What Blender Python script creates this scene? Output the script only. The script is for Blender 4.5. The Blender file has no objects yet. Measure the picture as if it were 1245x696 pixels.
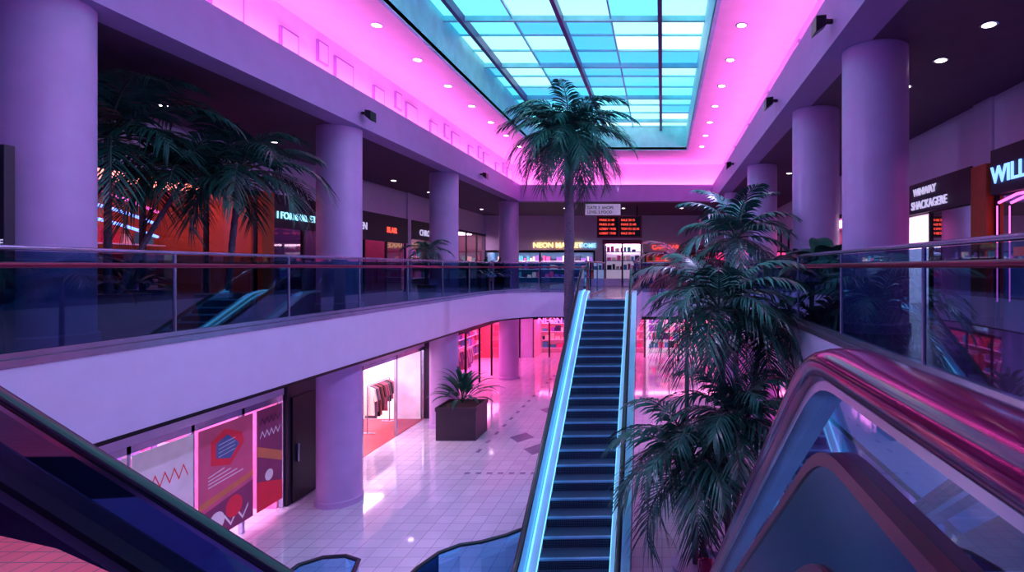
import bpy, math, random
from mathutils import Vector, Matrix
rnd = random.Random(7)
scene = bpy.context.scene
try:
    scene.view_settings.view_transform = 'Standard'
    scene.view_settings.look = 'None'
    scene.view_settings.exposure = 0.15
except Exception: pass

# ------------------------------------------------------------ materials
def lin(c):
    c = c.lstrip('#'); o = []
    for i in (0, 2, 4):
        v = int(c[i:i+2], 16) / 255
        o.append(v/12.92 if v <= .04045 else ((v+.055)/1.055)**2.4)
    return (*o, 1)
MC = {}
def mat(name, col, rough=.5, metal=0, emis=None, es=0, var=.12, nscale=3, bump=0, spec=.5):
    if name in MC: return MC[name]
    m = bpy.data.materials.new(name); m.use_nodes = True
    nt = m.node_tree; b = nt.nodes['Principled BSDF']
    c = lin(col)
    tc = nt.nodes.new('ShaderNodeTexCoord'); nz = nt.nodes.new('ShaderNodeTexNoise')
    nz.inputs['Scale'].default_value = nscale; nz.inputs['Detail'].default_value = 4
    nt.links.new(tc.outputs['Object'], nz.inputs['Vector'])
    cr = nt.nodes.new('ShaderNodeValToRGB')
    cr.color_ramp.elements[0].position = .3; cr.color_ramp.elements[1].position = .7
    cr.color_ramp.elements[0].color = (*[x*(1-var) for x in c[:3]], 1)
    cr.color_ramp.elements[1].color = (*[min(1, x*(1+var)) for x in c[:3]], 1)
    nt.links.new(nz.outputs['Fac'], cr.inputs['Fac'])
    nt.links.new(cr.outputs['Color'], b.inputs['Base Color'])
    b.inputs['Roughness'].default_value = rough; b.inputs['Metallic'].default_value = metal
    b.inputs['Specular IOR Level'].default_value = spec
    if emis:
        b.inputs['Emission Color'].default_value = lin(emis); b.inputs['Emission Strength'].default_value = es
    if bump:
        bp = nt.nodes.new('ShaderNodeBump'); bp.inputs['Strength'].default_value = bump; bp.inputs['Distance'].default_value = .02
        nt.links.new(nz.outputs['Fac'], bp.inputs['Height']); nt.links.new(bp.outputs['Normal'], b.inputs['Normal'])
    MC[name] = m; return m
def tile(name, c1, c2, mortar, w, h, rough, ms=.006):
    m = bpy.data.materials.new(name); m.use_nodes = True
    nt = m.node_tree; b = nt.nodes['Principled BSDF']
    tc = nt.nodes.new('ShaderNodeTexCoord'); br = nt.nodes.new('ShaderNodeTexBrick')
    br.offset = 0; br.squash = 1
    for k, v in (('Scale', 1), ('Brick Width', w), ('Row Height', h), ('Mortar Size', ms), ('Mortar Smooth', .2), ('Bias', 0)):
        br.inputs[k].default_value = v
    br.inputs['Color1'].default_value = lin(c1); br.inputs['Color2'].default_value = lin(c2); br.inputs['Mortar'].default_value = lin(mortar)
    nt.links.new(tc.outputs['Object'], br.inputs['Vector'])
    nt.links.new(br.outputs['Color'], b.inputs['Base Color'])
    bp = nt.nodes.new('ShaderNodeBump'); bp.inputs['Strength'].default_value = .15; bp.inputs['Distance'].default_value = .008; bp.invert = True
    nt.links.new(br.outputs['Fac'], bp.inputs['Height']); nt.links.new(bp.outputs['Normal'], b.inputs['Normal'])
    nz = nt.nodes.new('ShaderNodeTexNoise'); nz.inputs['Scale'].default_value = 1.3
    nt.links.new(tc.outputs['Object'], nz.inputs['Vector'])
    mr = nt.nodes.new('ShaderNodeMapRange'); mr.inputs['To Min'].default_value = rough*.6; mr.inputs['To Max'].default_value = rough*1.5
    nt.links.new(nz.outputs['Fac'], mr.inputs['Value']); nt.links.new(mr.outputs['Result'], b.inputs['Roughness'])
    b.inputs['Specular IOR Level'].default_value = 1.0
    return m
def glass(name, tint, refl=.12, rough=.02, gcol='#ffffff'):
    m = bpy.data.materials.new(name); m.use_nodes = True
    nt = m.node_tree; nt.nodes.clear()
    o = nt.nodes.new('ShaderNodeOutputMaterial'); mx = nt.nodes.new('ShaderNodeMixShader')
    t = nt.nodes.new('ShaderNodeBsdfTransparent'); g = nt.nodes.new('ShaderNodeBsdfGlossy')
    t.inputs['Color'].default_value = lin(tint); g.inputs['Color'].default_value = lin(gcol); g.inputs['Roughness'].default_value = rough
    lw = nt.nodes.new('ShaderNodeFresnel'); lw.inputs['IOR'].default_value = 1.45
    ad = nt.nodes.new('ShaderNodeMath'); ad.operation = 'ADD'; ad.use_clamp = True; ad.inputs[1].default_value = refl
    nt.links.new(lw.outputs[0], ad.inputs[0]); nt.links.new(ad.outputs[0], mx.inputs['Fac'])
    nt.links.new(t.outputs[0], mx.inputs[1]); nt.links.new(g.outputs[0], mx.inputs[2]); nt.links.new(mx.outputs[0], o.inputs['Surface'])
    return m
def steps_mat():
    m = bpy.data.materials.new('ribbed_step_metal'); m.use_nodes = True
    nt = m.node_tree; b = nt.nodes['Principled BSDF']
    tc = nt.nodes.new('ShaderNodeTexCoord'); w = nt.nodes.new('ShaderNodeTexWave'); w.bands_direction = 'X'
    w.inputs['Scale'].default_value = 14
    nt.links.new(tc.outputs['Object'], w.inputs['Vector'])
    cr = nt.nodes.new('ShaderNodeValToRGB'); cr.color_ramp.elements[0].color = lin('#182440'); cr.color_ramp.elements[1].color = lin('#60789c')
    nt.links.new(w.outputs['Fac'], cr.inputs['Fac']); nt.links.new(cr.outputs['Color'], b.inputs['Base Color'])
    b.inputs['Metallic'].default_value = .4; b.inputs['Roughness'].default_value = .4
    return m

WALL = mat('wall_paint_lavender', '#cdbce0', .55, var=.04)
FASC = mat('fascia_paint', '#d0c4e8', .35, var=.03)
BULK = mat('bulkhead_paint', '#a890cc', .6, var=.04)
COLM = mat('column_plaster', '#bc9cd6', .42, var=.05)
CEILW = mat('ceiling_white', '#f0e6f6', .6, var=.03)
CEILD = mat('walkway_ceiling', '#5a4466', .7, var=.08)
DARK = mat('dark_metal', '#16131f', .35, .5)
DARKP = mat('dark_panel', '#2a2038', .5)
STEEL = mat('brushed_steel', '#a9b4cc', .25, .9)
ALU = mat('aluminium_deck', '#c0ecf8', .3, .2, var=.05)
RUB = mat('rubber_handrail', '#1b1a2a', .25)
TRUSS = mat('truss_cladding', '#33244a', .35, .3)
TRUSSB = mat('blue_steel_cladding', '#4a6a98', .25, .6)
TRUSSV = mat('violet_steel_cladding', '#34386a', .22, .8, var=.3, nscale=1.2)
MAROON = mat('maroon_metal', '#7a1a40', .3, .4)
MAGR = mat('magenta_handrail', '#8a2058', .14, .55, var=.1)
TEAL = mat('skylight_frame_teal', '#a8e8f2', .5)
MULL = mat('mullion_magenta', '#6a3080', .4)
LEAF = mat('palm_leaf', '#28605a', .34, var=.4, nscale=6)
LEAFD = mat('deep_palm_leaf', '#21504a', .32, var=.4, nscale=6)
LEAF2 = mat('broad_leaf', '#225848', .3, var=.3, nscale=8)
LEAFR = mat('reddish_leaf', '#8a4058', .4, var=.3, nscale=8)
STEM = mat('palm_stem', '#3e5450', .6)
BARK = mat('palm_bark', '#5e4e66', .8, var=.3, nscale=20, bump=.6)
SOIL = mat('soil', '#2a1c18', .9, var=.3, nscale=20, bump=.5)
POTD = mat('dark_planter', '#33243a', .45)
POTW = mat('white_planter', '#b8b4d8', .35)
FLOOR = tile('floor_tile', '#e2d9ec', '#d6cce2', '#9c90b4', .33, .33, .06)
FLOORU = tile('upper_floor_tile', '#5a4a6a', '#524262', '#3c3048', .5, .5, .2)
RED = tile('red_tile', '#d0304a', '#c4283f', '#5a1020', .09, .09, .4, .004)
GLR = glass('railing_glass', '#54799c', .10, gcol='#b8e8ff')
GLE = glass('escalator_glass', '#7cbce0', .12, gcol='#c8ecff')
GLD = glass('smoked_teal_glass', '#3c7a8e', .02, .05, '#80c0d8')
GLS = glass('shop_glass', '#e4dcf0', .03)
PINKL = mat('pink_cove_led', '#ff90dc', .5, emis='#ff6ccc', es=21)
STEPM = steps_mat()
NOSE = mat('step_nosing', '#78b0d8', .3, .3)
SKGLOW = mat('skirt_added_glow', '#80d0ff', .5, emis='#70c8f0', es=1.6)  # glowing strip added to brighten the escalator sides
LAMP = mat('downlight_lens', '#ffffff', .5, emis='#ffe4f0', es=9)
LAMPW = mat('warm_panel_lamp', '#ffffff', .5, emis='#ffd4e6', es=13)
LAMPP = mat('pink_panel_lamp', '#ffffff', .5, emis='#ff74bc', es=13)
LAMPO = mat('orange_panel_lamp', '#ffffff', .5, emis='#ff8868', es=4.5)
LAMPB = mat('blue_neon', '#80b0ff', .5, emis='#6090ff', es=4)

# ------------------------------------------------------------ mesh builder
class MB:
    def __init__(s, name): s.n = name; s.v = []; s.f = []; s.mi = []; s.mats = []
    def m(s, mt):
        if mt not in s.mats: s.mats.append(mt)
        return s.mats.index(mt)
    def add(s, vs, fs, mt):
        o = len(s.v); s.v += [tuple(v) for v in vs]; k = s.m(mt)
        for f in fs: s.f.append(tuple(i+o for i in f)); s.mi.append(k)
    def quad(s, a, b, c, d, mt): s.add([a, b, c, d], [(0, 1, 2, 3)], mt)
    def box(s, x0, x1, y0, y1, z0, z1, mt):
        s.add([(x0,y0,z0),(x1,y0,z0),(x1,y1,z0),(x0,y1,z0),(x0,y0,z1),(x1,y0,z1),(x1,y1,z1),(x0,y1,z1)],
              [(0,3,2,1),(4,5,6,7),(0,1,5,4),(1,2,6,5),(2,3,7,6),(3,0,4,7)], mt)
    def prism(s, poly, z0, z1, ms, mtop=None, mbot=None):
        n = len(poly)
        s.add([(x,y,z0) for x,y in poly]+[(x,y,z1) for x,y in poly], [(i,(i+1)%n,(i+1)%n+n,i+n) for i in range(n)], ms)
        s.add([(x,y,z1) for x,y in poly], [tuple(range(n))], mtop or ms)
        s.add([(x,y,z0) for x,y in poly], [tuple(reversed(range(n)))], mbot or ms)
    def rings(s, rs, mt, caps=True, closed=True):
        n = len(rs[0]); fs = []
        for i in range(len(rs)-1):
            for j in range(n if closed else n-1):
                a = i*n+j; b = i*n+(j+1) % n
                fs.append((a, b, b+n, a+n))
        if caps: fs.append(tuple(reversed(range(n)))); fs.append(tuple(range((len(rs)-1)*n, len(rs)*n)))
        s.add([p for r in rs for p in r], fs, mt)
    def lathe(s, cx, cy, prof, mt, n=40):
        s.rings([[(cx+r*math.cos(2*math.pi*k/n), cy+r*math.sin(2*math.pi*k/n), z) for k in range(n)] for r, z in prof], mt)
    def tube(s, pts, rad, mt, n=8):
        rs = []
        for i, p in enumerate(pts):
            p = Vector(p); a = Vector(pts[max(0, i-1)]); b = Vector(pts[min(len(pts)-1, i+1)])
            T = (b-a).normalized(); h = Vector((0,0,1)) if abs(T.z) < .9 else Vector((1,0,0))
            L = T.cross(h).normalized(); N = L.cross(T); r = rad[i] if isinstance(rad, (list, tuple)) else rad
            rs.append([tuple(p+L*r*math.cos(2*math.pi*k/n)+N*r*math.sin(2*math.pi*k/n)) for k in range(n)])
        s.rings(rs, mt)
    def build(s, parent=None, bevel=0, ang=35):
        me = bpy.data.meshes.new(s.n); me.from_pydata(s.v, [], s.f)
        for mt in s.mats: me.materials.append(mt)
        me.polygons.foreach_set('material_index', s.mi)
        me.polygons.foreach_set('use_smooth', [True]*len(s.f)); me.update()
        me.set_sharp_from_angle(angle=math.radians(ang))
        o = bpy.data.objects.new(s.n, me); scene.collection.objects.link(o)
        if bevel:
            b = o.modifiers.new('bevel', 'BEVEL'); b.width = bevel; b.segments = 2; b.limit_method = 'ANGLE'
        if parent: o.parent = parent
        return o
def text(body, loc, rot, size, mt, parent=None, name='lettering', ext=.012, align='LEFT'):
    cu = bpy.data.curves.new(name, 'FONT'); cu.body = body; cu.size = size; cu.extrude = ext; cu.align_x = align
    cu.materials.append(mt); cu.offset = size*.012
    o = bpy.data.objects.new(name, cu); scene.collection.objects.link(o)
    o.location = loc; o.rotation_euler = [math.radians(a) for a in rot]
    if parent: o.parent = parent
    else: o.name = 'sign_lettering'
    return o
def ellipse(w, h, n=16, p=2.6):
    out = []
    for k in range(n):
        a = 2*math.pi*k/n; c, s_ = math.cos(a), math.sin(a)
        out.append((w/2*math.copysign(abs(c)**(2/p), c), h/2*math.copysign(abs(s_)**(2/p), s_)))
    return out

# ------------------------------------------------------------ shell
ZF, ZL, ZS, ZC = -.9, -5.2, -2.0, 3.1
lc = [( -6.3, 19.4)] + [(-6.3+1.8*(1-math.cos(t)), 19.6+2.4*math.sin(t)) for t in [i*math.pi/16 for i in range(1, 9)]]
rc = [(1.2+1.0*math.sin(t), 22-1.6*(1-math.cos(t))) for t in [i*math.pi/16 for i in range(0, 9)]]
b = MB('floor'); b.box(-12, 9, -4, 34, ZL-.2, ZL, FLOOR); b.build()
poly = [(-14,-4),(-6.3,-4)] + lc + [(-2.4,22),(-2.4,16.65),(-.8,16.65),(-.8,22)] + rc + [(2.2,-4),(10,-4),(10,34),(-14,34)]
b = MB('floor_upper_slab'); b.prism(poly, ZS, ZF, FASC, FLOORU, CEILW); b.build()
b = MB('trim_fascia')
def edge_strip(b, path, z0, z1, off, mt):
    for (x0,y0),(x1,y1) in zip(path[:-1], path[1:]):
        d = Vector((x1-x0, y1-y0, 0)).normalized(); nrm = Vector((d.y, -d.x, 0))*off
        a = Vector((x0,y0,0))+nrm; c = Vector((x1,y1,0))+nrm
        b.quad((a.x,a.y,z0),(c.x,c.y,z0),(c.x,c.y,z1),(a.x,a.y,z1), mt)
        b.quad((x0,y0,z1),(a.x,a.y,z1),(c.x,c.y,z1),(x1,y1,z1), mt)
leftpath = [(-6.3,-3.8)]+lc+[(-2.4,22)]
rightpath = [(-.8,22)]+rc+[(2.2,-3.8)]
for p in (leftpath, rightpath):
    edge_strip(b, p, ZS+.0, ZS+.05, .012, DARK); edge_strip(b, p, ZF-.07, ZF+.005, .015, STEEL)
b.build()

# bulkheads + coves
b = MB('wall_bulkhead')
b.box(-7.1,-6.6,-4,26.1,ZC,3.75,BULK); b.box(2.35,2.85,-4,26.1,ZC,3.75,BULK); b.box(-6.6,2.35,25.6,26.1,ZC,3.75,BULK)
b.box(-6.66,-6.6,-4,25.66,3.75,3.87,BULK); b.box(2.35,2.41,-4,25.66,3.75,3.87,BULK); b.box(-6.6,2.35,25.6,25.66,3.75,3.87,BULK)
b.build()
b = MB('cove_light_strip')
b.box(-6.9,-6.76,-4,25.8,3.752,3.79,PINKL); b.box(2.52,2.66,-4,25.8,3.752,3.79,PINKL); b.box(-6.6,2.4,25.76,25.9,3.752,3.79,PINKL)
b.build()
b = MB('wall_cove')
b.box(-7.2,-7.1,-4,26.2,3.75,4.9,CEILW); b.box(2.85,2.95,-4,26.2,3.75,4.9,CEILW); b.box(-7.1,2.85,26.1,26.2,3.75,4.9,CEILW)
y = -3.0; kk = 0
while y < 26:
    h0, h1 = ((4.1,4.5),(4.25,4.7),(4.1,4.6))[kk % 3]; w_ = (.5,.35,.7)[kk % 3]
    b.box(-7.1,-7.05,y,y+w_,h0,h1,BULK); b.box(2.80,2.85,y,y+w_,h0,h1,BULK)
    b.box(-7.05,-7.04,y+.04,y+w_-.04,h0+.04,h1-.04,CEILW); b.box(2.79,2.80,y+.04,y+w_-.04,h0+.04,h1-.04,CEILW)
    y += (1.1,.6,1.6)[kk % 3]; kk += 1
b.build()
b = MB('ceiling')
SX0, SX1, SY0, SY1, SZ = -5.1, 1.0, 1.0, 22.8, 5.9
b.box(-7.2,SX0,-4,26.2,4.9,5.0,CEILW); b.box(SX1,2.95,-4,26.2,4.9,5.0,CEILW)
b.box(SX0,SX1,SY1,26.2,4.9,5.0,CEILW); b.box(SX0,SX1,-4,SY0,4.9,5.0,CEILW)
b.build()
b = MB('ceiling_walkway')
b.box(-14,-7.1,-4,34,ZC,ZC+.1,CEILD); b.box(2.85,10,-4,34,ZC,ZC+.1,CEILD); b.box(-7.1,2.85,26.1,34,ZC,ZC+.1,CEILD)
b.build()

# skylight
sk = bpy.data.objects.new('window_skylight', None); scene.collection.objects.link(sk)
b = MB('skylight_well')
b.box(SX0-.08,SX0,SY0,SY1,4.88,SZ,TEAL); b.box(SX1,SX1+.08,SY0,SY1,4.88,SZ,TEAL)
b.box(SX0-.08,SX1+.08,SY1,SY1+.08,4.88,SZ,TEAL); b.box(SX0-.08,SX1+.08,SY0-.08,SY0,4.88,SZ,TEAL)
b.build(sk)
cols = ['#3ea6cc','#5cc2da','#8cdae4','#3c98c8','#b0e8ee','#54b4d4']
PAN = [mat('sky_panel_%d' % i, '#102030', .3, emis=c, es=2.0, var=.3) for i, c in enumerate(cols)]
b = MB('skylight_panes'); fr = MB('skylight_bars')
xs = [SX0, -4.65, -3.5, -2.35, -1.2, -.05, SX1]; ys = []; y = SY0
while y < SY1-.2: ys.append(y); y += .99
ys.append(SY1)
for i in range(len(xs)-1):
    for j in range(len(ys)-1):
        k = min(5, max(0, int(rnd.gauss(2.2+1.2*math.sin(j*.9+i*.5), 1.2))))
        b.quad((xs[i],ys[j],SZ),(xs[i],ys[j+1],SZ),(xs[i+1],ys[j+1],SZ),(xs[i+1],ys[j],SZ), PAN[k])
for x in (-4.65,-2.35,-.05): fr.box(x-.05,x+.05,SY0,SY1,SZ-.22,SZ-.01,MULL)
for x in (-3.5,-1.2): fr.box(x-.02,x+.02,SY0,SY1,SZ-.08,SZ-.01,TEAL)
for j, y in enumerate(ys):
    if j % 3 == 0: fr.box(SX0,SX1,y-.04,y+.04,SZ-.14,SZ-.01,TEAL)
    else: fr.box(SX0,SX1,y-.02,y+.02,SZ-.06,SZ-.01,TEAL)
b.build(sk); fr.build(sk)

# columns
def column(x, y, z0, z1, r=.45):
    b = MB('column'); b.lathe(x, y, [(r+.03,z0),(r+.03,z0+.12),(r,z0+.14),(r,z1-.02),(r,z1)], COLM, 48); b.build()
for y in (6.4, 12.3, 18.2, 25.9): column(-7.2, y, ZF, ZC); column(-7.2, y, ZL, ZS)
for y in (7.9, 10.95, 16.8, 23): column(3.05, y, ZF, ZC); column(3.05, y, ZL, ZS)

# railings
def railing(name, path, zb=ZF, h=1.1, second=True, glassm=GLR, postgap=2.2, rm=STEEL):
    e = bpy.data.objects.new(name, None); scene.collection.objects.link(e)
    ins = .07
    P = []
    for i,(x,y) in enumerate(path):
        a = Vector(path[max(0,i-1)]); c = Vector(path[min(len(path)-1,i+1)]); d = (c-a).normalized()
        P.append(Vector((x,y))+Vector((-d.y, d.x))*ins)
    def sweep(b, z, prof, mt):
        rs = []
        for i,p in enumerate(P):
            a = P[max(0,i-1)]; c = P[min(len(P)-1,i+1)]; d = (c-a).normalized(); L = Vector((d.y,-d.x))
            rs.append([(p.x+L.x*u, p.y+L.y*u, z+v) for u,v in prof])
        b.rings(rs, mt)
    b = MB('rail_metal'); sweep(b, zb+h, ellipse(.07,.05,12), rm)
    if second: sweep(b, zb+h-.17, ellipse(.05,.06,12), MAROON)
    sweep(b, zb+.04, [(-.03,-.04),(.03,-.04),(.03,.03),(-.03,.03)], STEEL)
    acc = 0
    for p, q in zip(P[:-1], P[1:]):
        L = (q-p).length; d = (q-p)/L; t = postgap-acc
        while t < L:
            c = p+d*t; b.lathe(c.x, c.y, [(.02,zb),(.02,zb+h)], STEEL, 10); t += postgap
        acc = (acc+L) % postgap
    b.build(e)
    g = MB('glass_panels')
    for p, q in zip(P[:-1], P[1:]): g.quad((p.x,p.y,zb+.07),(q.x,q.y,zb+.07),(q.x,q.y,zb+h-.03),(p.x,p.y,zb+h-.03), glassm)
    g.build(e)
railing('balcony_railing', leftpath)
railing('balcony_railing', rightpath)
railing('balcony_railing', [(-2.4,22),(-2.4,16.9)], second=False)
railing('balcony_railing', [(-.8,16.9),(-.8,22)], second=False)

# ------------------------------------------------------------ escalators
def ramp(R, m, sm=.45):
    def sst(x): x = max(0, min(1, x)); return x*x*(3-2*x)
    tab = []; z = 0; ds = .02; s = -sm
    while s < R+sm: tab.append(z); z += m*sst((s+sm)/(2*sm))*(1-sst((s-R+sm)/(2*sm)))*ds; s += ds
    sc = m*R/z
    def f(s):
        i = (s+sm)/ds
        if i <= 0: return 0
        if i >= len(tab)-1: return m*R
        k = int(i); return (tab[k]*(1-i+k)+tab[k+1]*(i-k))*sc
    return f
def balus(b, P, u, zf, s0, s1, deck_h, hr_h, dw, hw, hh, mdeck, mhr, mglass, newel0=True, newel1=True, N=70):
    ss = [s0+(s1-s0)*i/N for i in range(N+1)]
    def ext(prof, mt): b.rings([[P(s, u+du, zf(s)+dz) for du,dz in prof] for s in ss], mt)
    ext([(-dw/2,deck_h-.05),(dw/2,deck_h-.05),(dw/2,deck_h),(-dw/2,deck_h)], mdeck)
    r = max(.07, (hr_h-deck_h-.1)/2)
    def aarc(sc, zc, a0, a1): return [(sc+r*math.cos(a0+(a1-a0)*k/14), zc+r*math.sin(a0+(a1-a0)*k/14)) for k in range(15)]
    path = []
    if newel0: path += aarc(s0, zf(s0)+hr_h-r, math.pi*1.5, math.pi*.5)
    path += [(s, zf(s)+hr_h) for s in ss[1:-1]]
    if newel1: path += aarc(s1, zf(s1)+hr_h-r, math.pi*.5, -math.pi*.5)
    def sw(prof, mt):
        rs = []
        for i,(s,z) in enumerate(path):
            a = path[max(0,i-1)]; c = path[min(len(path)-1,i+1)]; tx, tz = c[0]-a[0], c[1]-a[1]; l = math.hypot(tx,tz) or 1; nx, nz = -tz/l, tx/l
            rs.append([P(s+nx*v, u+w, z+nz*v) for w,v in prof])
        b.rings(rs, mt)
    sw(ellipse(hw, hh, 20, 2.6), mhr)
    sw([(-hw*.3,-hh*.5-.025),(hw*.3,-hh*.5-.025),(hw*.3,-hh*.4),(-hw*.3,-hh*.4)], STEEL)
    for i in range(N):
        b.quad(P(ss[i],u,zf(ss[i])+deck_h), P(ss[i+1],u,zf(ss[i+1])+deck_h), P(ss[i+1],u,zf(ss[i+1])+hr_h-.03), P(ss[i],u,zf(ss[i])+hr_h-.03), mglass)
    if newel0:
        a = aarc(s0, zf(s0)+hr_h-r, math.pi*1.5, math.pi*.5); b.add([P(x,u,z) for x,z in a]+[P(s0,u,zf(s0)+deck_h)], [tuple(range(16))], mglass)
    if newel1:
        a = aarc(s1, zf(s1)+hr_h-r, math.pi*.5, -math.pi*.5); b.add([P(x,u,z) for x,z in a]+[P(s1,u,zf(s1)+deck_h)], [tuple(range(16))], mglass)
def escalator(name, bot, top, zb, zt, w, f0, f1, deck_h=.22, hr_h=.95, dw=.3, hw=.09, hh=.06, mdeck=ALU, mhr=RUB, mtr=TRUSS, mglass=GLE, n=25, tr=.95, add_glow=False, sm=.45, rib=False):
    bx, by = bot; tx, ty = top; R = math.hypot(tx-bx, ty-by); dx, dy = (tx-bx)/R, (ty-by)/R; m = (zt-zb)/R
    P = lambda s,u,z: (bx+dx*s+dy*u, by+dy*s-dx*u, z)
    rf = ramp(R, m, sm); zf = lambda s: zb+rf(s)
    b = MB(name)
    d = R/n; h = (zt-zb)/n
    def pbox(s0,s1,u0,u1,z0,z1,mt):
        v = [P(s0,u0,z0),P(s1,u0,z0),P(s1,u1,z0),P(s0,u1,z0),P(s0,u0,z1),P(s1,u0,z1),P(s1,u1,z1),P(s0,u1,z1)]
        b.add(v, [(0,3,2,1),(4,5,6,7),(0,1,5,4),(1,2,6,5),(2,3,7,6),(3,0,4,7)], mt)
    for k in range(n):
        z = zb+(k+1)*h-.03 if k < n-1 else zt
        pbox(k*d,(k+1)*d+.02,-w/2,w/2,z-h-.05,z,STEPM)
        pbox(k*d-.012,k*d+.035,-w/2,w/2,z-.028,z+.002,NOSE)
        for j in range(1,6): pbox(k*d-.004,k*d,-w/2,w/2,z-.02-j*h*.15-.008,z-.02-j*h*.15,DARK)
    pbox(-f0,0,-w/2-.02,w/2+.02,zb-.02 if f0 else zb,zb+.02,STEEL); pbox(R,R+f1,-w/2-.02,w/2+.02,zt-.03,zt+.005,STEEL)
    M = 110
    ss = [-f0+(R+f0+f1)*i/M for i in range(M+1)]
    for sg in (-1,1):
        u = sg*(w/2+dw/2)
        balus(b, P, u, zf, -f0, R+f1, deck_h, hr_h, dw, hw, hh, mdeck, mhr, mglass, N=M)
        ui, uo = sg*w/2, sg*(w/2+dw)
        for uu, lo, mt in ((ui,-.3,mdeck),(uo-sg*.01,-tr,mtr)):
            for i in range(M):
                a, c = ss[i], ss[i+1]
                za, zc = max(zf(a)+lo, zb-.01), max(zf(c)+lo, zb-.01)
                b.quad(P(a,uu,za),P(c,uu,zc),P(c,uu,zf(c)+deck_h-.02),P(a,uu,zf(a)+deck_h-.02), mt)
        if rib:
            b.rings([[P(s,uo-sg*.012,max(zb,zf(s)+deck_h-.42)),P(s,uo+sg*.01,max(zb,zf(s)+deck_h-.42)),P(s,uo+sg*.01,max(zb+.001,zf(s)+deck_h-.45)),P(s,uo-sg*.012,max(zb+.001,zf(s)+deck_h-.45))] for s in ss], MAROON)
        if add_glow:  # added glow strips along inner skirt and deck
            for q0, q1 in ((ui-sg*.012, ui),(u-sg*.03,u-sg*.012)):
                dz0 = deck_h-.05 if q1 == ui else deck_h
                b.rings([[P(s,q0,zf(s)+dz0),P(s,q1,zf(s)+dz0),P(s,q1,zf(s)+dz0+.03),P(s,q0,zf(s)+dz0+.03)] for s in ss], SKGLOW)
        for s_ in (-f0,R+f1):
            b.quad(P(s_,ui,max(zf(s_)-tr,zb)),P(s_,uo,max(zf(s_)-tr,zb)),P(s_,uo,zf(s_)+deck_h),P(s_,ui,zf(s_)+deck_h), mtr)
    for i in range(M):
        a, c = ss[i], ss[i+1]
        b.quad(P(a,-w/2-dw,max(zf(a)-tr,zb-.01)),P(c,-w/2-dw,max(zf(c)-tr,zb-.01)),P(c,w/2+dw,max(zf(c)-tr,zb-.01)),P(a,w/2+dw,max(zf(a)-tr,zb-.01)), mtr)
    b.build()
escalator('escalator', (-1.33,7.6), (-1.6,16.0), ZL, ZF, 1.12, 1.3, .6, dw=.3, add_glow=True, mtr=TRUSSB)
escalator('escalator', (1.24,7.25), (1.24,2.05), ZL, -1.27, 1.12, .7, 2.4, deck_h=.63, hr_h=.94, dw=.1, hw=.22, hh=.12, mdeck=MAROON, mhr=MAGR, mtr=TRUSSV, n=22, sm=.3, rib=True)

# left foreground balustrade
b = MB('escalator_balustrade')
slope = .632; R2 = (ZF-ZL)/slope
Pm = lambda s,u,z: (-5.24+R2-s, 3.3-u, z)
zr = ramp(R2, slope); zf2 = lambda s: ZL+zr(s)
balus(b, Pm, 0, zf2, -.6, R2+.95, .55, .95, .2, .085, .06, RUB, RUB, GLD, newel1=False, N=80)
ss = [-.6+(R2+1.55)*i/80 for i in range(81)]
b.rings([[Pm(s, du, max(ZL,zf2(s)+dz)) for du,dz in [(-.14,-.9),(.16,-.9),(.16,.5),(-.14,.5)]] for s in ss], TRUSS)
b.rings([[Pm(s, du, max(ZL,zf2(s)+dz)) for du,dz in [(.16,.2),(.19,.2),(.19,.24),(.16,.24)]] for s in ss], DARK)
b.build()
b = MB('landing_platform')
pp = [(-6.28,-3.5),(2.1,-3.5),(2.1,-.6),(.3,-.6),(-.8,.4),(-1.6,1.6)]+[(-2.33,2.34),(-2.8,2.55),(-3.3,2.70),(-4.0,2.8),(-6.28,2.85)]
b.prism(pp, -1.6, -1.3, TRUSS, RED); b.build()

def guard(path):
    railing('glass_guardrail', path, zb=ZL, h=1.0, second=False, glassm=GLE, postgap=9, rm=RUB)
guard([(-2.25,8.95),(-2.5,8.7),(-2.8,8.5),(-3.1,8.4),(-3.35,8.15),(-3.5,7.7),(-3.55,6.8)])
guard([(-4.1,6.6),(-4.15,7.5),(-4.3,7.95),(-4.6,8.1),(-4.95,8.05),(-5.2,7.8),(-5.25,7.0)])

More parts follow.
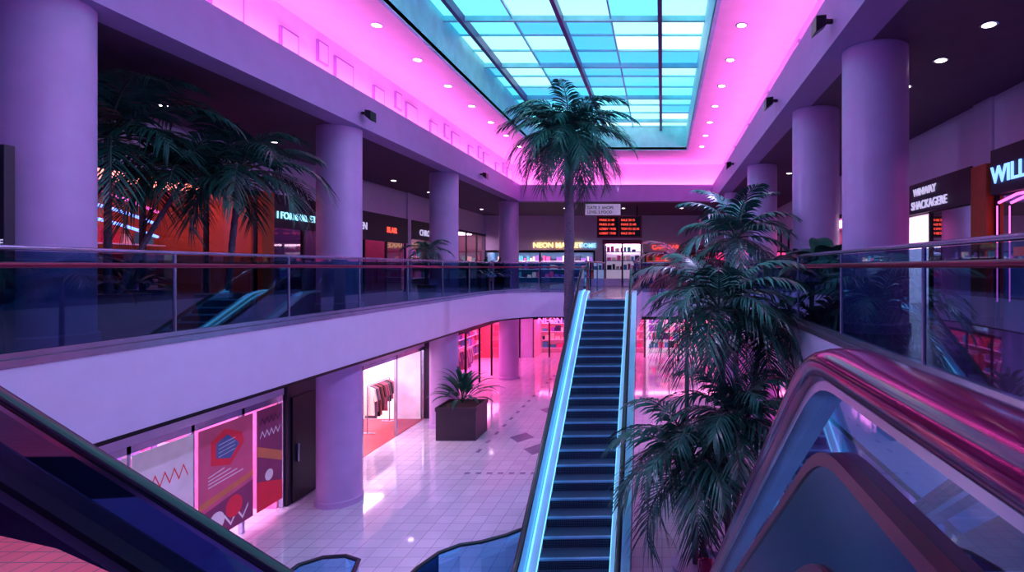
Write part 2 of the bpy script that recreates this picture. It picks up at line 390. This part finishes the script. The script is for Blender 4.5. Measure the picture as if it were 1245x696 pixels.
# ------------------------------------------------------------ shops
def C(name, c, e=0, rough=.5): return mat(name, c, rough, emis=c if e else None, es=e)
def shop(name, side, xw, y0, y1, z0, ztop, zceil, backm, lampm, depth=2.6, mull=1.6, door=None, frame=DARK, floorm=None, items=True, band=WALL, seed=1, glz=True, board=None):
    r = random.Random(seed)
    e = bpy.data.objects.new(name, None); scene.collection.objects.link(e)
    X = lambda d: xw+side*d
    def bx(b, d0, d1, ya, yb, za, zb, mt): b.box(min(X(d0),X(d1)), max(X(d0),X(d1)), ya, yb, za, zb, mt)
    b = MB('shop_shell')
    bx(b,0,.12,y0,y1,ztop,zceil,band)
    bx(b,depth,depth+.1,y0,y1,z0,zceil,backm)
    bx(b,.12,depth,y0,y0+.06,z0,ztop+.02,backm); bx(b,.12,depth,y1-.06,y1,z0,ztop+.02,backm)
    bx(b,.12,depth,y0,y1,ztop,ztop+.1,CEILW)
    if floorm: bx(b,.0,depth,y0,y1,z0,z0+.01,floorm)
    bx(b,depth*.3,depth*.7,y0+.4,y1-.4,ztop-.05,ztop-.002,lampm)
    if board: bx(b,-.1,0,board[0],board[1],board[2],board[3],DARKP)
    b.build(e)
    b = MB('shop_frame')
    bx(b,0,.08,y0,y1,ztop-.12,ztop,frame); n = max(1, round((y1-y0)/mull))
    for i in range(n+1):
        y = y0+(y1-y0)*i/n
        bx(b,0,.08,max(y0,y-.035),min(y1,y+.035),z0,ztop,frame)
    b.build(e)
    if glz:
        g = MB('shop_glass_panes')
        for i in range(n):
            if door is not None and i == door: continue
            ya = y0+(y1-y0)*i/n; yb = y0+(y1-y0)*(i+1)/n
            g.quad((X(.04),ya,z0),(X(.04),yb,z0),(X(.04),yb,ztop-.1),(X(.04),ya,ztop-.1), GLS)
        g.build(e)
    if items:
        b = MB('shelved_goods'); pal = [C('goods_pink','#e04a90'),C('goods_teal','#3aa0b0'),C('goods_cream','#e8d0c0'),C('goods_red','#c8303a'),C('goods_navy','#20264a'),C('goods_violet','#7a50b0')]
        for zz in (.35,.9,1.45):
            if z0+zz+.4 > ztop: continue
            bx(b,depth-.4,depth-.02,y0+.2,y1-.2,z0+zz,z0+zz+.03,CEILW); y = y0+.25
            while y < y1-.5:
                w = r.uniform(.1,.3); h = r.uniform(.12,.4)
                if r.random() < .85: bx(b,depth-.34,depth-.08,y,y+w,z0+zz+.03,z0+zz+.03+h,r.choice(pal))
                y += w+r.uniform(.02,.1)
        b.build(e)
    return e
def garments(name, x, y0, y1, z0, cols, seed=3):
    r = random.Random(seed); b = MB(name)
    A = lambda t, d, z: (x+d, t, z)
    for t in (y0,y1): b.tube([A(t,0,z0),A(t,0,z0+1.5)], .018, STEEL)
    b.tube([A(y0,0,z0+1.5),A(y1,0,z0+1.5)], .018, STEEL)
    for t in (y0,y1): b.tube([A(t,-.25,z0+.02),A(t,.25,z0+.02)], .018, STEEL)
    t = y0+.08
    while t < y1-.06:
        h = r.uniform(.65,1.05); m = r.choice(cols); k = .03
        out = [(0,0),(.1,-.03),(.2,-.08),(.27,-.45),(.2,-.47),(.17,-.25),(.19,-h),(-.19,-h),(-.17,-.25),(-.2,-.47),(-.27,-.45),(-.2,-.08),(-.1,-.03)]
        b.rings([[A(t-k,d,z0+1.46+z) for d,z in out],[A(t+k,d,z0+1.46+z) for d,z in out]], m); t += r.uniform(.08,.14)
    b.build()
ORG = C('shop_orange_wall','#a04a38',.1); PNKW = C('shop_pink_wall','#e070a8',.25); MARW = C('shop_maroon_wall','#4a1830',.08)  # shop walls emit faintly; their lit look is put into the material
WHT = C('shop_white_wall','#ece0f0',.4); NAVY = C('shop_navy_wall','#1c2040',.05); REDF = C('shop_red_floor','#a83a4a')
SIGNC = C('sign_cyan_letters','#a0e8ff',1.2); SIGNW = C('sign_pale_letters','#d0c8f0',.7); SIGNB = C('sign_blue_letters','#70a0ff',2.2)
SIGNP = C('sign_pink_letters','#ff60c0',2.5); SIGNY = C('sign_yellow_letters','#ffe090',2.0); SIGNR = C('sign_red_letters','#ff5040',1.4)
ORP = C('orange_pillar_paint','#c0542c')
# upper left shops
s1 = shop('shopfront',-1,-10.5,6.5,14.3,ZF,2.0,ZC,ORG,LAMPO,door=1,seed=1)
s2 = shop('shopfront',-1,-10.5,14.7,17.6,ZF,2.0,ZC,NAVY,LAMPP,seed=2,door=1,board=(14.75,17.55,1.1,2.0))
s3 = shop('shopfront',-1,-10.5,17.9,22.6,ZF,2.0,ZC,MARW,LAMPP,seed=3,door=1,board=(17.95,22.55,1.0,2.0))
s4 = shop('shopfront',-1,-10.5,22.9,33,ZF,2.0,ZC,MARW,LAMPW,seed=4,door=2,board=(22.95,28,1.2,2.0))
b = MB('wall_left'); b.box(-14,-10.5,-4,6.5,ZF,ZC,WALL)
for ya, yb in ((14.3,14.7),(17.6,17.9),(22.6,22.9)): b.box(-13.1,-10.42,ya,yb,ZF,ZC,WALL)
b.box(-10.48,-10.36,14.28,14.72,ZF,2.0,ORP); b.build()
text('I FORMARKET', (-10.38,14.85,1.35),(90,0,90),.27,SIGNC,s2); text('EDEN', (-10.38,18.5,1.35),(90,0,90),.36,SIGNW,s3); text('BLAIR', (-10.38,20.8,1.35),(90,0,90),.3,SIGNR,s3)
text('CHRONICA', (-10.38,23.6,1.4),(90,0,90),.36,SIGNW,s4)
b = MB('curved_neon_sign')
for k, mt in ((0,SIGNP),(1,LAMPB),(2,LAMPB)):
    b.tube([(-12.2+.3*math.sin(i/14*math.pi), 8.0+i*.38, 1.35-k*.3+.35*math.sin(i/14*math.pi)) for i in range(15)], .035, mt)
b.build(s1)
# lower left shops
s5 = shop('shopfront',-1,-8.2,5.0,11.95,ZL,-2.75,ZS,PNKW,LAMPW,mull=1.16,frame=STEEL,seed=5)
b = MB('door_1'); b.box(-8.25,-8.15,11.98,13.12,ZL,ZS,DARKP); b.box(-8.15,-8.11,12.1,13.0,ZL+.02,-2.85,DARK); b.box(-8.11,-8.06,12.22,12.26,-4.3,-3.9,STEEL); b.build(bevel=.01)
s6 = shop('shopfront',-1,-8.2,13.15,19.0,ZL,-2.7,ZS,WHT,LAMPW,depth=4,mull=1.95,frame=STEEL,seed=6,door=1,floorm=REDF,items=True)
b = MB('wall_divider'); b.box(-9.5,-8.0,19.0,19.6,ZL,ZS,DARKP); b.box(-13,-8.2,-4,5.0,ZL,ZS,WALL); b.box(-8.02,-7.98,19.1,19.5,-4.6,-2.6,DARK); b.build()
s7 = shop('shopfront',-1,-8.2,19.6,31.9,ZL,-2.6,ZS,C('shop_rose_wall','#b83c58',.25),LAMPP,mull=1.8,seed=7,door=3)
text('MODA', (-8.17,21.5,-2.5),(90,0,90),.35,SIGNW,s7)
GC = [C('cloth_black','#15121c'),C('cloth_rose','#c06080'),C('cloth_cream','#e0ccc0'),C('cloth_red','#b03040'),C('cloth_grey','#6a6078')]
garments('clothes_rack',-9.0,13.6,15.0,ZL+.01,GC,9); garments('clothes_rack',-10.4,14.4,16.6,ZL+.01,GC); garments('clothes_rack',-9.2,17.2,18.6,ZL+.01,GC,5); garments('clothes_rack',-9.3,20.3,22.6,ZL,GC,6); garments('clothes_rack',-9.3,24,26.6,ZL,GC,8)
PW = C('poster_white','#ccbcd4',.22); PP = C('poster_pink','#b84e7a',.2); PR = C('poster_red','#c02440',.3); PB = C('poster_blue','#4a5c98',.15); PK = C('poster_ink','#2a2040'); PO = C('poster_orange','#b86850',.2); PM = C('poster_mauve','#7a3060',.2)  # prints emit faintly, extra brightness put into their colour
def poster(y0,y1,z0,z1,bg,kind):
    b = MB('window_poster'); X = -8.17; b.box(X-.015,X,y0,y1,z0,z1,bg); w = y1-y0; h = z1-z0
    def poly(pts, mt, dx=.004): b.add([(X+dx,y0+p[0]*w,z0+p[1]*h) for p in pts],[tuple(range(len(pts)))],mt)
    def blob(cy,cz,r,mt,dx=.004,sq=1): poly([(cy+r*math.cos(a)*sq,cz+r*w/h*math.sin(a)) for a in [i*math.pi/12 for i in range(24)]],mt,dx)
    def zig(zc,amp,n,th,mt):
        for i in range(n):
            a = (.1+.8*i/n, zc+(amp if i%2 else -amp)); c = (.1+.8*(i+1)/n, zc+(-amp if i%2 else amp))
            poly([(a[0],a[1]-th),(c[0],c[1]-th),(c[0],c[1]+th),(a[0],a[1]+th)],mt,.005)
    if kind == 0:
        zig(.72,.05,10,.012,PR); zig(.25,.04,8,.01,PB)
        for k in range(4): poly([(.12,.4+k*.04),(.7-.1*k,.4+k*.04),(.7-.1*k,.415+k*.04),(.12,.415+k*.04)],PK)
    elif kind == 1:
        poly([(.2,.66),(.55,.6),(.82,.76),(.78,.86),(.45,.95),(.2,.87)],PR); poly([(.29,.71),(.55,.66),(.72,.77),(.5,.89),(.29,.84)],PB,.006)
        for k in range(4): poly([(.33,.71+k*.035),(.64,.73+k*.035),(.64,.735+k*.035),(.33,.715+k*.035)],PW,.008)
        for k in range(4): poly([(.15,.47+k*.03),(.8-.12*k,.5+k*.03),(.8-.12*k,.51+k*.03),(.15,.48+k*.03)],PW,.005)
        poly([(.0,.3),(1,.4),(1,.45),(0,.36)],PO); poly([(.0,.0),(1,.0),(1,.36),(0,.26)],PM); blob(.3,.14,.14,PW,.005); blob(.62,.2,.16,PR,.006); zig(.1,.05,7,.015,PW)
    elif kind == 2:
        blob(.5,.7,.3,PW); blob(.5,.7,.2,PR,.006); blob(.5,.7,.1,PB,.008)
        for k in range(5): poly([(.15,.1+k*.07),(.85,.1+k*.07),(.85,.13+k*.07),(.15,.13+k*.07)],PK if k%2 else PW)
    else:
        poly([(0,.55),(1,.4),(1,.5),(0,.65)],PO); poly([(0,0),(1,0),(1,.2),(0,.3)],PR); blob(.45,.32,.16,PW,.006); zig(.88,.03,9,.01,PK); zig(.75,.03,9,.01,PW)
    b.build()
poster(5.2,6.2,-4.9,-2.9,PO,3); poster(6.35,7.3,-4.7,-2.9,PW,2); poster(7.45,8.4,-4.9,-2.9,PW,3); poster(8.5,9.6,-4.9,-2.9,PW,0); poster(9.72,11.0,-4.95,-2.9,PP,1); poster(11.12,11.85,-4.95,-2.9,PM,3)
# upper right shops
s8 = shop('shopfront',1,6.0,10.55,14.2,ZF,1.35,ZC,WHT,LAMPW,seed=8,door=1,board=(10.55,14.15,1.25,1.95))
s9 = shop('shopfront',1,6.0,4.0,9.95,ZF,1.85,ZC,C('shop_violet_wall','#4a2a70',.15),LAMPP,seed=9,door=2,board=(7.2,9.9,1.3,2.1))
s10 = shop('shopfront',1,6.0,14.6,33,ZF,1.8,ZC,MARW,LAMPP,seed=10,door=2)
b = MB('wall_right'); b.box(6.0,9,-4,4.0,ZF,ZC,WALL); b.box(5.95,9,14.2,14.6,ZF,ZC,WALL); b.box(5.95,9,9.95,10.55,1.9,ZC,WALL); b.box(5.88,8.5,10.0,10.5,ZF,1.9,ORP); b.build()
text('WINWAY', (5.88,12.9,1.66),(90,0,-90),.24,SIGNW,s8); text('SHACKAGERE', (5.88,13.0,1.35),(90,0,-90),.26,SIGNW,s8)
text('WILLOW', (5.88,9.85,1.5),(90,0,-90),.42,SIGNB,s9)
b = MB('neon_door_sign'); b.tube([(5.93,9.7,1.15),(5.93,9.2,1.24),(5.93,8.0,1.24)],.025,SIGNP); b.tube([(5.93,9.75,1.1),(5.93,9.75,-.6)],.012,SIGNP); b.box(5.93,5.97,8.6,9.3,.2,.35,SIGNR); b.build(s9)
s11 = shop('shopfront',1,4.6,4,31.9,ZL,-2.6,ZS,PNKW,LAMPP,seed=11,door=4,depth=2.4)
# back walls
def backshop(name, x0, x1, yw, z0, ztop, zceil, backm, lampm, seed):
    r = random.Random(seed); b = MB(name)
    b.box(x0,x1,yw,yw+.1,ztop,zceil,WALL); b.box(x0,x1,yw+2,yw+2.1,z0,zceil,backm); b.box(x0,x0+.1,yw,yw+2,z0,ztop,backm); b.box(x1-.1,x1,yw,yw+2,z0,ztop,backm)
    b.box(x0+.2,x1-.2,yw+.6,yw+1.2,ztop-.06,ztop,lampm); b.box(x0,x1,yw,yw+2,ztop,ztop+.05,CEILW)
    n = max(2, round((x1-x0)/1.5))
    for i in range(n+1):
        x = x0+(x1-x0)*i/n; b.box(x-.04,x+.04,yw-.02,yw+.06,z0,ztop,DARK)
    b.box(x0,x1,yw-.02,yw+.06,ztop-.1,ztop,DARK)
    pal = [MC[k] for k in ('goods_pink','goods_teal','goods_cream','goods_navy','goods_violet')]
    for zz in (.3,.8,1.3,1.8):
        if z0+zz+.4 > ztop: continue
        x = x0+.2; b.box(x0+.1,x1-.1,yw+1.6,yw+2,z0+zz,z0+zz+.03,CEILW)
        while x < x1-.4:
            w = r.uniform(.1,.35); b.box(x,x+w,yw+1.65,yw+1.9,z0+zz+.03,z0+zz+.03+r.uniform(.15,.38),r.choice(pal)); x += w+.05
    b.build()
backshop('shopfront',-10.4,-4.0,32.5,ZF,1.0,ZC,C('shop_teal_wall','#3a6a90',.25),LAMPW,21)
backshop('shopfront',-1.0,2.2,32.5,ZF,.9,ZC,ORG,LAMPO,22)
backshop('shopfront',2.3,5.9,32.5,ZF,1.0,ZC,PNKW,LAMPP,23)
b = MB('wall_back'); b.box(-4,-1,32.5,32.7,ZF,ZC,WALL); b.box(-12,-8.2,31.9,32.4,ZL,ZS,WALL); b.box(-8.2,-7.5,31.9,32.4,ZL,ZS,WALL); b.build()
backshop('shopfront',-7.5,-5.6,32,ZL,-2.9,ZS,PNKW,LAMPP,24); backshop('shopfront',-5.6,-1,32,ZL,-2.9,ZS,PNKW,LAMPP,25); backshop('shopfront',-1,4.6,32,ZL,-2.9,ZS,WHT,LAMPP,26)
text('NEON MARKET', (-7.6,32.4,1.2),(90,0,0),.42,SIGNY); text('HOME', (-4.9,32.4,1.2),(90,0,0),.36,SIGNC); text('CAFE BAR', (-.6,32.4,1.1),(90,0,0),.36,SIGNR)
text('NEON', (-7.2,31.9,-3.2),(90,0,0),.5,SIGNP)
b = MB('hanging_sign'); b.box(-3.6,-1.95,25.78,25.86,2.48,3.0,C('sign_white','#c8c0dc',.25)); b.tube([(-3.3,25.82,3.0),(-3.3,25.82,3.09)],.015,DARK); b.tube([(-2.2,25.82,3.0),(-2.2,25.82,3.09)],.015,DARK)
hs = b.build(); INK = C('ink_letters','#302848')
text('GATE 3  SHOPS', (-3.5,25.77,2.76),(90,0,0),.18,INK,hs); text('LEVEL 2 FOOD', (-3.5,25.77,2.55),(90,0,0),.18,INK,hs)
b = MB('departure_display_board'); b.box(-3.25,-1.0,27.4,27.6,1.5,2.6,MAROON); b.box(-3.18,-2.16,27.36,27.4,1.57,2.53,DARK); b.box(-2.1,-1.07,27.36,27.4,1.57,2.53,DARK)
for x in (-3.0,-1.25): b.tube([(x,27.5,2.6),(x,27.5,3.09)],.03,DARK)
db = b.build()
for j in range(4):
    for x in (-3.12,-2.04): text(rnd.choice(['PARIS 21:40','LOBBY 19:05','SALE 20:15','TOKYO 22:10']), (x,27.35,2.33-j*.22),(90,0,0),.15,SIGNR,db,ext=.004)
b = MB('glass_display_kiosk')
x0,x1,y0,y1 = -2.95,-1.05,27.7,29.2
for x in (x0,(x0+x1)/2,x1): b.box(x-.04,x+.04,y0,y0+.08,ZF,1.4,DARK); b.box(x-.04,x+.04,y1-.08,y1,ZF,1.4,DARK)
b.box(x0-.05,x1+.05,y0-.02,y1,1.2,1.42,MAROON); b.box(x0,x1,y1-.1,y1,ZF,1.3,WHT); b.box(x0,x1,y0,y1,ZF,ZF+.35,POTW); b.box(x0+.1,x1-.1,y0+.3,y1-.3,1.14,1.2,LAMPW)
for z in (-.1,.35,.8):
    b.box(x0+.05,x1-.05,y0+.2,y1-.2,z,z+.03,STEEL); x = x0+.15
    while x < x1-.25: w = rnd.uniform(.1,.22); b.box(x,x+w,y0+.3,y0+.6,z+.03,z+.03+rnd.uniform(.1,.3),rnd.choice([MC['goods_teal'],MC['goods_cream'],MC['goods_pink'],MC['goods_navy']])); x += w+.06
b.quad((x0,y0+.04,ZF+.35),(x1,y0+.04,ZF+.35),(x1,y0+.04,1.2),(x0,y0+.04,1.2),GLS); b.build()
b = MB('directory_totem'); b.box(-7.36,-6.9,5.78,5.88,ZF,1.3,DARKP); b.box(-7.32,-6.94,5.765,5.78,.2,1.25,DARK); dt = b.build(bevel=.008)
for j,t in enumerate(['WIND','MALL','OOO','SHOP','NEON','ARCADE']): text(t, (-7.28,5.76,1.08-j*.17),(90,0,0),.1,SIGNW,dt,ext=.003)
b = MB('floor_inlay')
DI = C('inlay_dark','#84799c',0,.15)
for x,y in ((-3.6,15.8),(-4.3,16.9),(-4.1,20.2),(-5.2,8.3)):
    b.add([(x-.38,y,ZL+.002),(x,y-.5,ZL+.002),(x+.38,y,ZL+.002),(x,y+.5,ZL+.002)],[(0,1,2,3)],DI)
for k in range(14):
    b.box(-5.25,-5.15,15.5+k*.84,15.8+k*.84,ZL,ZL+.002,DI)
    b.box(-5.0+k*.28,-4.86+k*.28,13.9,14.0,ZL,ZL+.002,DI)
b.build()

# lamps
b = MB('recessed_downlights')
def dl(x,y,z,r=.09): b.lathe(x,y,[(r+.03,z),(r+.03,z-.012),(r,z-.013)],STEEL,20); b.lathe(x,y,[(r,z-.014),(r*.9,z-.018)],LAMP,20)
for k in range(11): dl(-5.75,3.7+k*1.85,4.9); dl(1.6,3.7+k*1.85,4.9)
for y in (4.5,7,8.2,9.4,12,15,18,21,24): dl(4.15,y,ZC,.08)
for y in (4,7.5,10.5,13.5,16.5,19.5,22.5,25,29): dl(-9.5,y,ZC,.08)
for x in (-5,-2,1): dl(x,28.5,ZC)
for y in (6,9.5,13.5,17,21,25,29): dl(-7.75,y,ZS,.09); dl(3.9,y,ZS)
b.build()
def flood(x,y,z,s):
    b = MB('wall_floodlight'); b.box(min(x,x+s*.1),max(x,x+s*.1),y-.03,y+.03,z-.03,z+.03,DARK)
    b.rings([[(x+s*(.1+.08*i), y+q*(.07+.03*i), z+p*(.07+.02*i)-i*.04) for q,p in ((-1,-1),(1,-1),(1,1),(-1,1))] for i in (0,1,2)], DARK); o = b.build(bevel=.01)
    L = bpy.data.lights.new('flood_fill_lamp','SPOT'); L.energy = 560; L.color = (.5,.48,1); L.spot_size = math.radians(115); L.spot_blend = .9; L.shadow_soft_size = .08  # blue spot added as fill light for the void
    lo = bpy.data.objects.new('flood_fill_lamp', L); scene.collection.objects.link(lo); lo.location = (x+s*.36,y,z-.1); lo.parent = o
    lo.rotation_euler = Vector((s*1.0,.15,-.95)).to_track_quat('-Z','Y').to_euler()
for p in ((-6.6,4.5,1),(-6.6,12.1,1),(-6.6,20,1),(2.35,2.5,-1),(2.35,7.6,-1),(2.35,11.2,-1),(2.35,18,-1)): flood(p[0],p[1],3.4,p[2])  # several of these fixtures are added only to carry more fill

# ------------------------------------------------------------ plants
def frond(b, base, az, el, droop, L, nl, ll, lw, leaf, r, ld=1, t0=.15):
    N = 14; p = Vector(base); pts = [p.copy()]; T = []
    tw = r.uniform(-.25,.25)
    for i in range(N):
        t = i/N; e = el-droop*(t**1.3); a = az+tw*t
        d = Vector((math.cos(e)*math.cos(a), math.cos(e)*math.sin(a), math.sin(e))); T.append(d); p = p+d*L/N; pts.append(p.copy())
    T.append(T[-1])
    b.tube(pts, [.014*(1-.75*i/N)*max(.6,L) for i in range(N+1)], STEM, 5)
    S = Vector((-math.sin(az), math.cos(az), 0))
    for i in range(nl):
        t = t0+(1-t0)*(i+.5)/nl; f = t*N; k = min(N-1,int(f)); q = pts[k].lerp(pts[k+1], f-k); d0 = T[k]; Nn = S.cross(d0)*-1
        if Nn.z < 0: Nn = -Nn
        for sg in (-1,1):
            a = .45+.65*t+r.uniform(-.12,.12)
            d = (S*sg*math.cos(a)+d0*math.sin(a)+Nn*.18).normalized()
            l = ll*(.35+.75*math.sin(math.pi*min(1,(.12+.8*t))))*r.uniform(.85,1.1)
            dn = Vector((0,0,-1))*ld*l
            w = d0*lw*.5
            p1 = q+d*l*.35+dn*.06; p2 = q+d*l*.7+dn*.24; p3 = q+d*l*.97+dn*.5
            b.add([q-w*.4,q+w*.4,p1+w,p1-w,p2+w*.75,p2-w*.75,p3],[(0,1,2,3),(3,2,4,5),(5,4,6)],leaf)
def palm(name, x, y, zb, zc, L, nf, r0=.1, ll=.42, lw=.035, leaf=LEAF, lean=(0,0), seed=1, elr=(-.3,1.25), pot=None, trunks=None, droop=1.6, nl=30, ld=1):
    r = random.Random(seed); b = MB(name)
    for (tx,ty,tz,k) in (trunks or [(x+lean[0],y+lean[1],zc,1)]):
        n = 26; pts = []; rad = []
        for i in range(n+1):
            t = i/n; pts.append((x+(tx-x)*t**1.3, y+(ty-y)*t**1.3, zb+(tz-zb)*t)); rad.append(r0*k*(1.15-.35*t)*(1.08 if i%2 else .94))
        b.tube(pts, rad, BARK, 14)
        for i in range(int(nf*k)):
            u = (i+.5)/(nf*k); el = elr[1]+(elr[0]-elr[1])*u+r.uniform(-.1,.1)
            frond(b,(tx,ty,tz),i*2.39996+r.uniform(-.2,.2),el,droop*r.uniform(.8,1.15),L*k*r.uniform(.85,1.08),nl,ll*k**.5,lw,leaf,r,ld)
    if pot:
        w, h, pm = pot
        b.lathe(x,y,[(w*.8,zb),(w,zb+h),(w*.92,zb+h)],pm,28); b.lathe(x,y,[(w*.9,zb+h-.06),(w*.9,zb+h-.05)],SOIL,28)
    b.build()
def broad(name, x, y, z, n, L, W, leaf=LEAF2, seed=1, box=None, el=(.3,1.3)):
    r = random.Random(seed); b = MB(name)
    for i in range(n):
        az = i*2.4+r.uniform(-.2,.2); e = el[0]+(el[1]-el[0])*(i+.5)/n; l = L*r.uniform(.75,1.1); p = Vector((x,y,z)); S = Vector((-math.sin(az),math.cos(az),0)); M = 10; row = []
        for k in range(M+1):
            t = k/M; ee = e-1.5*t*t; d = Vector((math.cos(ee)*math.cos(az),math.cos(ee)*math.sin(az),math.sin(ee)))
            w = W*(.12 if t < .3 else max(.02,math.sin(math.pi*(t-.25)/.76)))*.5; nn = S.cross(d)
            if nn.z < 0: nn = -nn
            row.append([tuple(p-S*w+nn*w*.3),tuple(p),tuple(p+S*w+nn*w*.3)]); p = p+d*l/M
        b.rings(row, leaf, caps=False, closed=False)
    if box:
        wx,wy,h,pm = box; zb = z-h
        b.prism([(x-wx/2,y-wy/2),(x+wx/2,y-wy/2),(x+wx/2,y+wy/2),(x-wx/2,y+wy/2)],zb,z-.04,pm,SOIL)
        for q in ((x-wx/2-.02,x+wx/2+.02,y-wy/2-.02,y-wy/2+.03),(x-wx/2-.02,x+wx/2+.02,y+wy/2-.03,y+wy/2+.02),(x-wx/2-.02,x-wx/2+.03,y-wy/2,y+wy/2),(x+wx/2-.03,x+wx/2+.02,y-wy/2,y+wy/2)): b.box(*q,z-.12,z,pm)
    b.build()
palm('tall_palm_tree', -2.85,16.9,ZL,4.05,2.15,46,r0=.16,ll=.66,lw=.055,seed=5,elr=(-.6,1.3),pot=(.42,.5,POTD),droop=1.6,nl=32)
palm('potted_palm', -8.55,8.5,ZF,2.0,1.75,20,r0=.05,ll=.62,lw=.055,leaf=LEAFD,seed=11,elr=(-.1,1.35),trunks=[(-8.45,8.4,2.0,1),(-7.95,9.2,1.5,.8)],pot=(.5,.5,POTD),droop=1.6,nl=24)
palm('potted_palm', -7.75,9.8,ZF,1.7,1.5,18,r0=.05,ll=.55,lw=.055,leaf=LEAFD,seed=12,elr=(-.3,1.3),trunks=[(-7.5,9.8,1.7,1)],pot=(.45,.45,POTD),droop=1.7,nl=24)
broad('potted_shrub', -8.5,7.3,-.4,26,.9,.13,seed=4,box=(.8,.8,.5,POTD)); broad('potted_shrub', -9.3,9.6,-.4,26,.9,.14,seed=5,box=(.9,.7,.5,POTD))
palm('potted_palm', -7.0,16.4,ZF,.5,.7,16,r0=.04,ll=.3,lw=.035,seed=13,pot=(.28,.4,POTD),nl=18)
for i,y in enumerate((19.5,20.5,21.5)): broad('potted_shrub', -6.9+.25*i,y,-.35,34,.9,.12,seed=20+i,box=(.7,.8,.55,POTD),el=(.4,1.5))
broad('potted_yucca', -6.2,17.1,-4.2,40,1.4,.14,seed=7,box=(1.2,1.1,1.0,POTD),el=(.4,1.5))
# right palms
palm('areca_palm', 1.15,9.4,ZL,-.6,1.6,24,r0=.06,ll=.58,lw=.05,leaf=LEAFD,seed=31,elr=(-.4,1.3),trunks=[(.95,9.2,-.7,1),(1.75,9.7,-1.2,.85)],pot=(.55,.6,POTW),droop=1.6,nl=26)
palm('areca_palm', .55,8.8,ZL,-3.2,1.55,26,r0=.05,ll=.54,lw=.05,leaf=LEAFD,seed=32,elr=(-.6,1.3),trunks=[(.45,8.6,-3.0,1),(1.15,8.7,-2.4,.9)],pot=(.4,.5,POTW),droop=1.7,nl=26)
palm('areca_palm', 1.5,11.2,ZL,.6,1.4,20,r0=.06,ll=.5,lw=.055,leaf=LEAF,seed=33,elr=(-.4,1.52),pot=(.45,.5,POTW),droop=1.3,nl=24)
palm('areca_palm', .55,12.2,ZL,-.1,1.25,16,r0=.05,ll=.45,lw=.045,leaf=LEAFR,seed=34,elr=(-.1,1.2),pot=(.4,.5,POTW),droop=1.3,nl=24)
broad('potted_monstera', 2.75,9.35,-.25,20,1.0,.42,seed=8,box=(.6,1.1,.65,POTD),el=(.3,1.35))
broad('potted_monstera', 2.75,12.6,-.3,18,.9,.34,seed=9,box=(.6,1.1,.6,POTD),el=(.3,1.35))
b = MB('white_floor_planter'); b.lathe(1.75,13.2,[(.45,ZL),(.75,ZL+.9),(.68,ZL+.9),(.66,ZL+.82)],POTW,36); b.build()

# ------------------------------------------------------------ world, camera
w = bpy.data.worlds.new('ambient_fill'); scene.world = w; w.use_nodes = True
bg = w.node_tree.nodes['Background']; bg.inputs['Color'].default_value = lin('#5e48bc'); bg.inputs['Strength'].default_value = .65  # purple background set as ambient fill, entering from the open rear
cam = bpy.data.cameras.new('camera'); co = bpy.data.objects.new('camera', cam); scene.collection.objects.link(co)
co.location = (0,0,0); co.rotation_euler = (math.pi/2,0,0)
cam.sensor_width = 36; cam.lens = 36*670/1245; cam.shift_x = -(805-622.5)/1245; cam.shift_y = -(348-326)/1245
cam.clip_start = .05; scene.camera = co
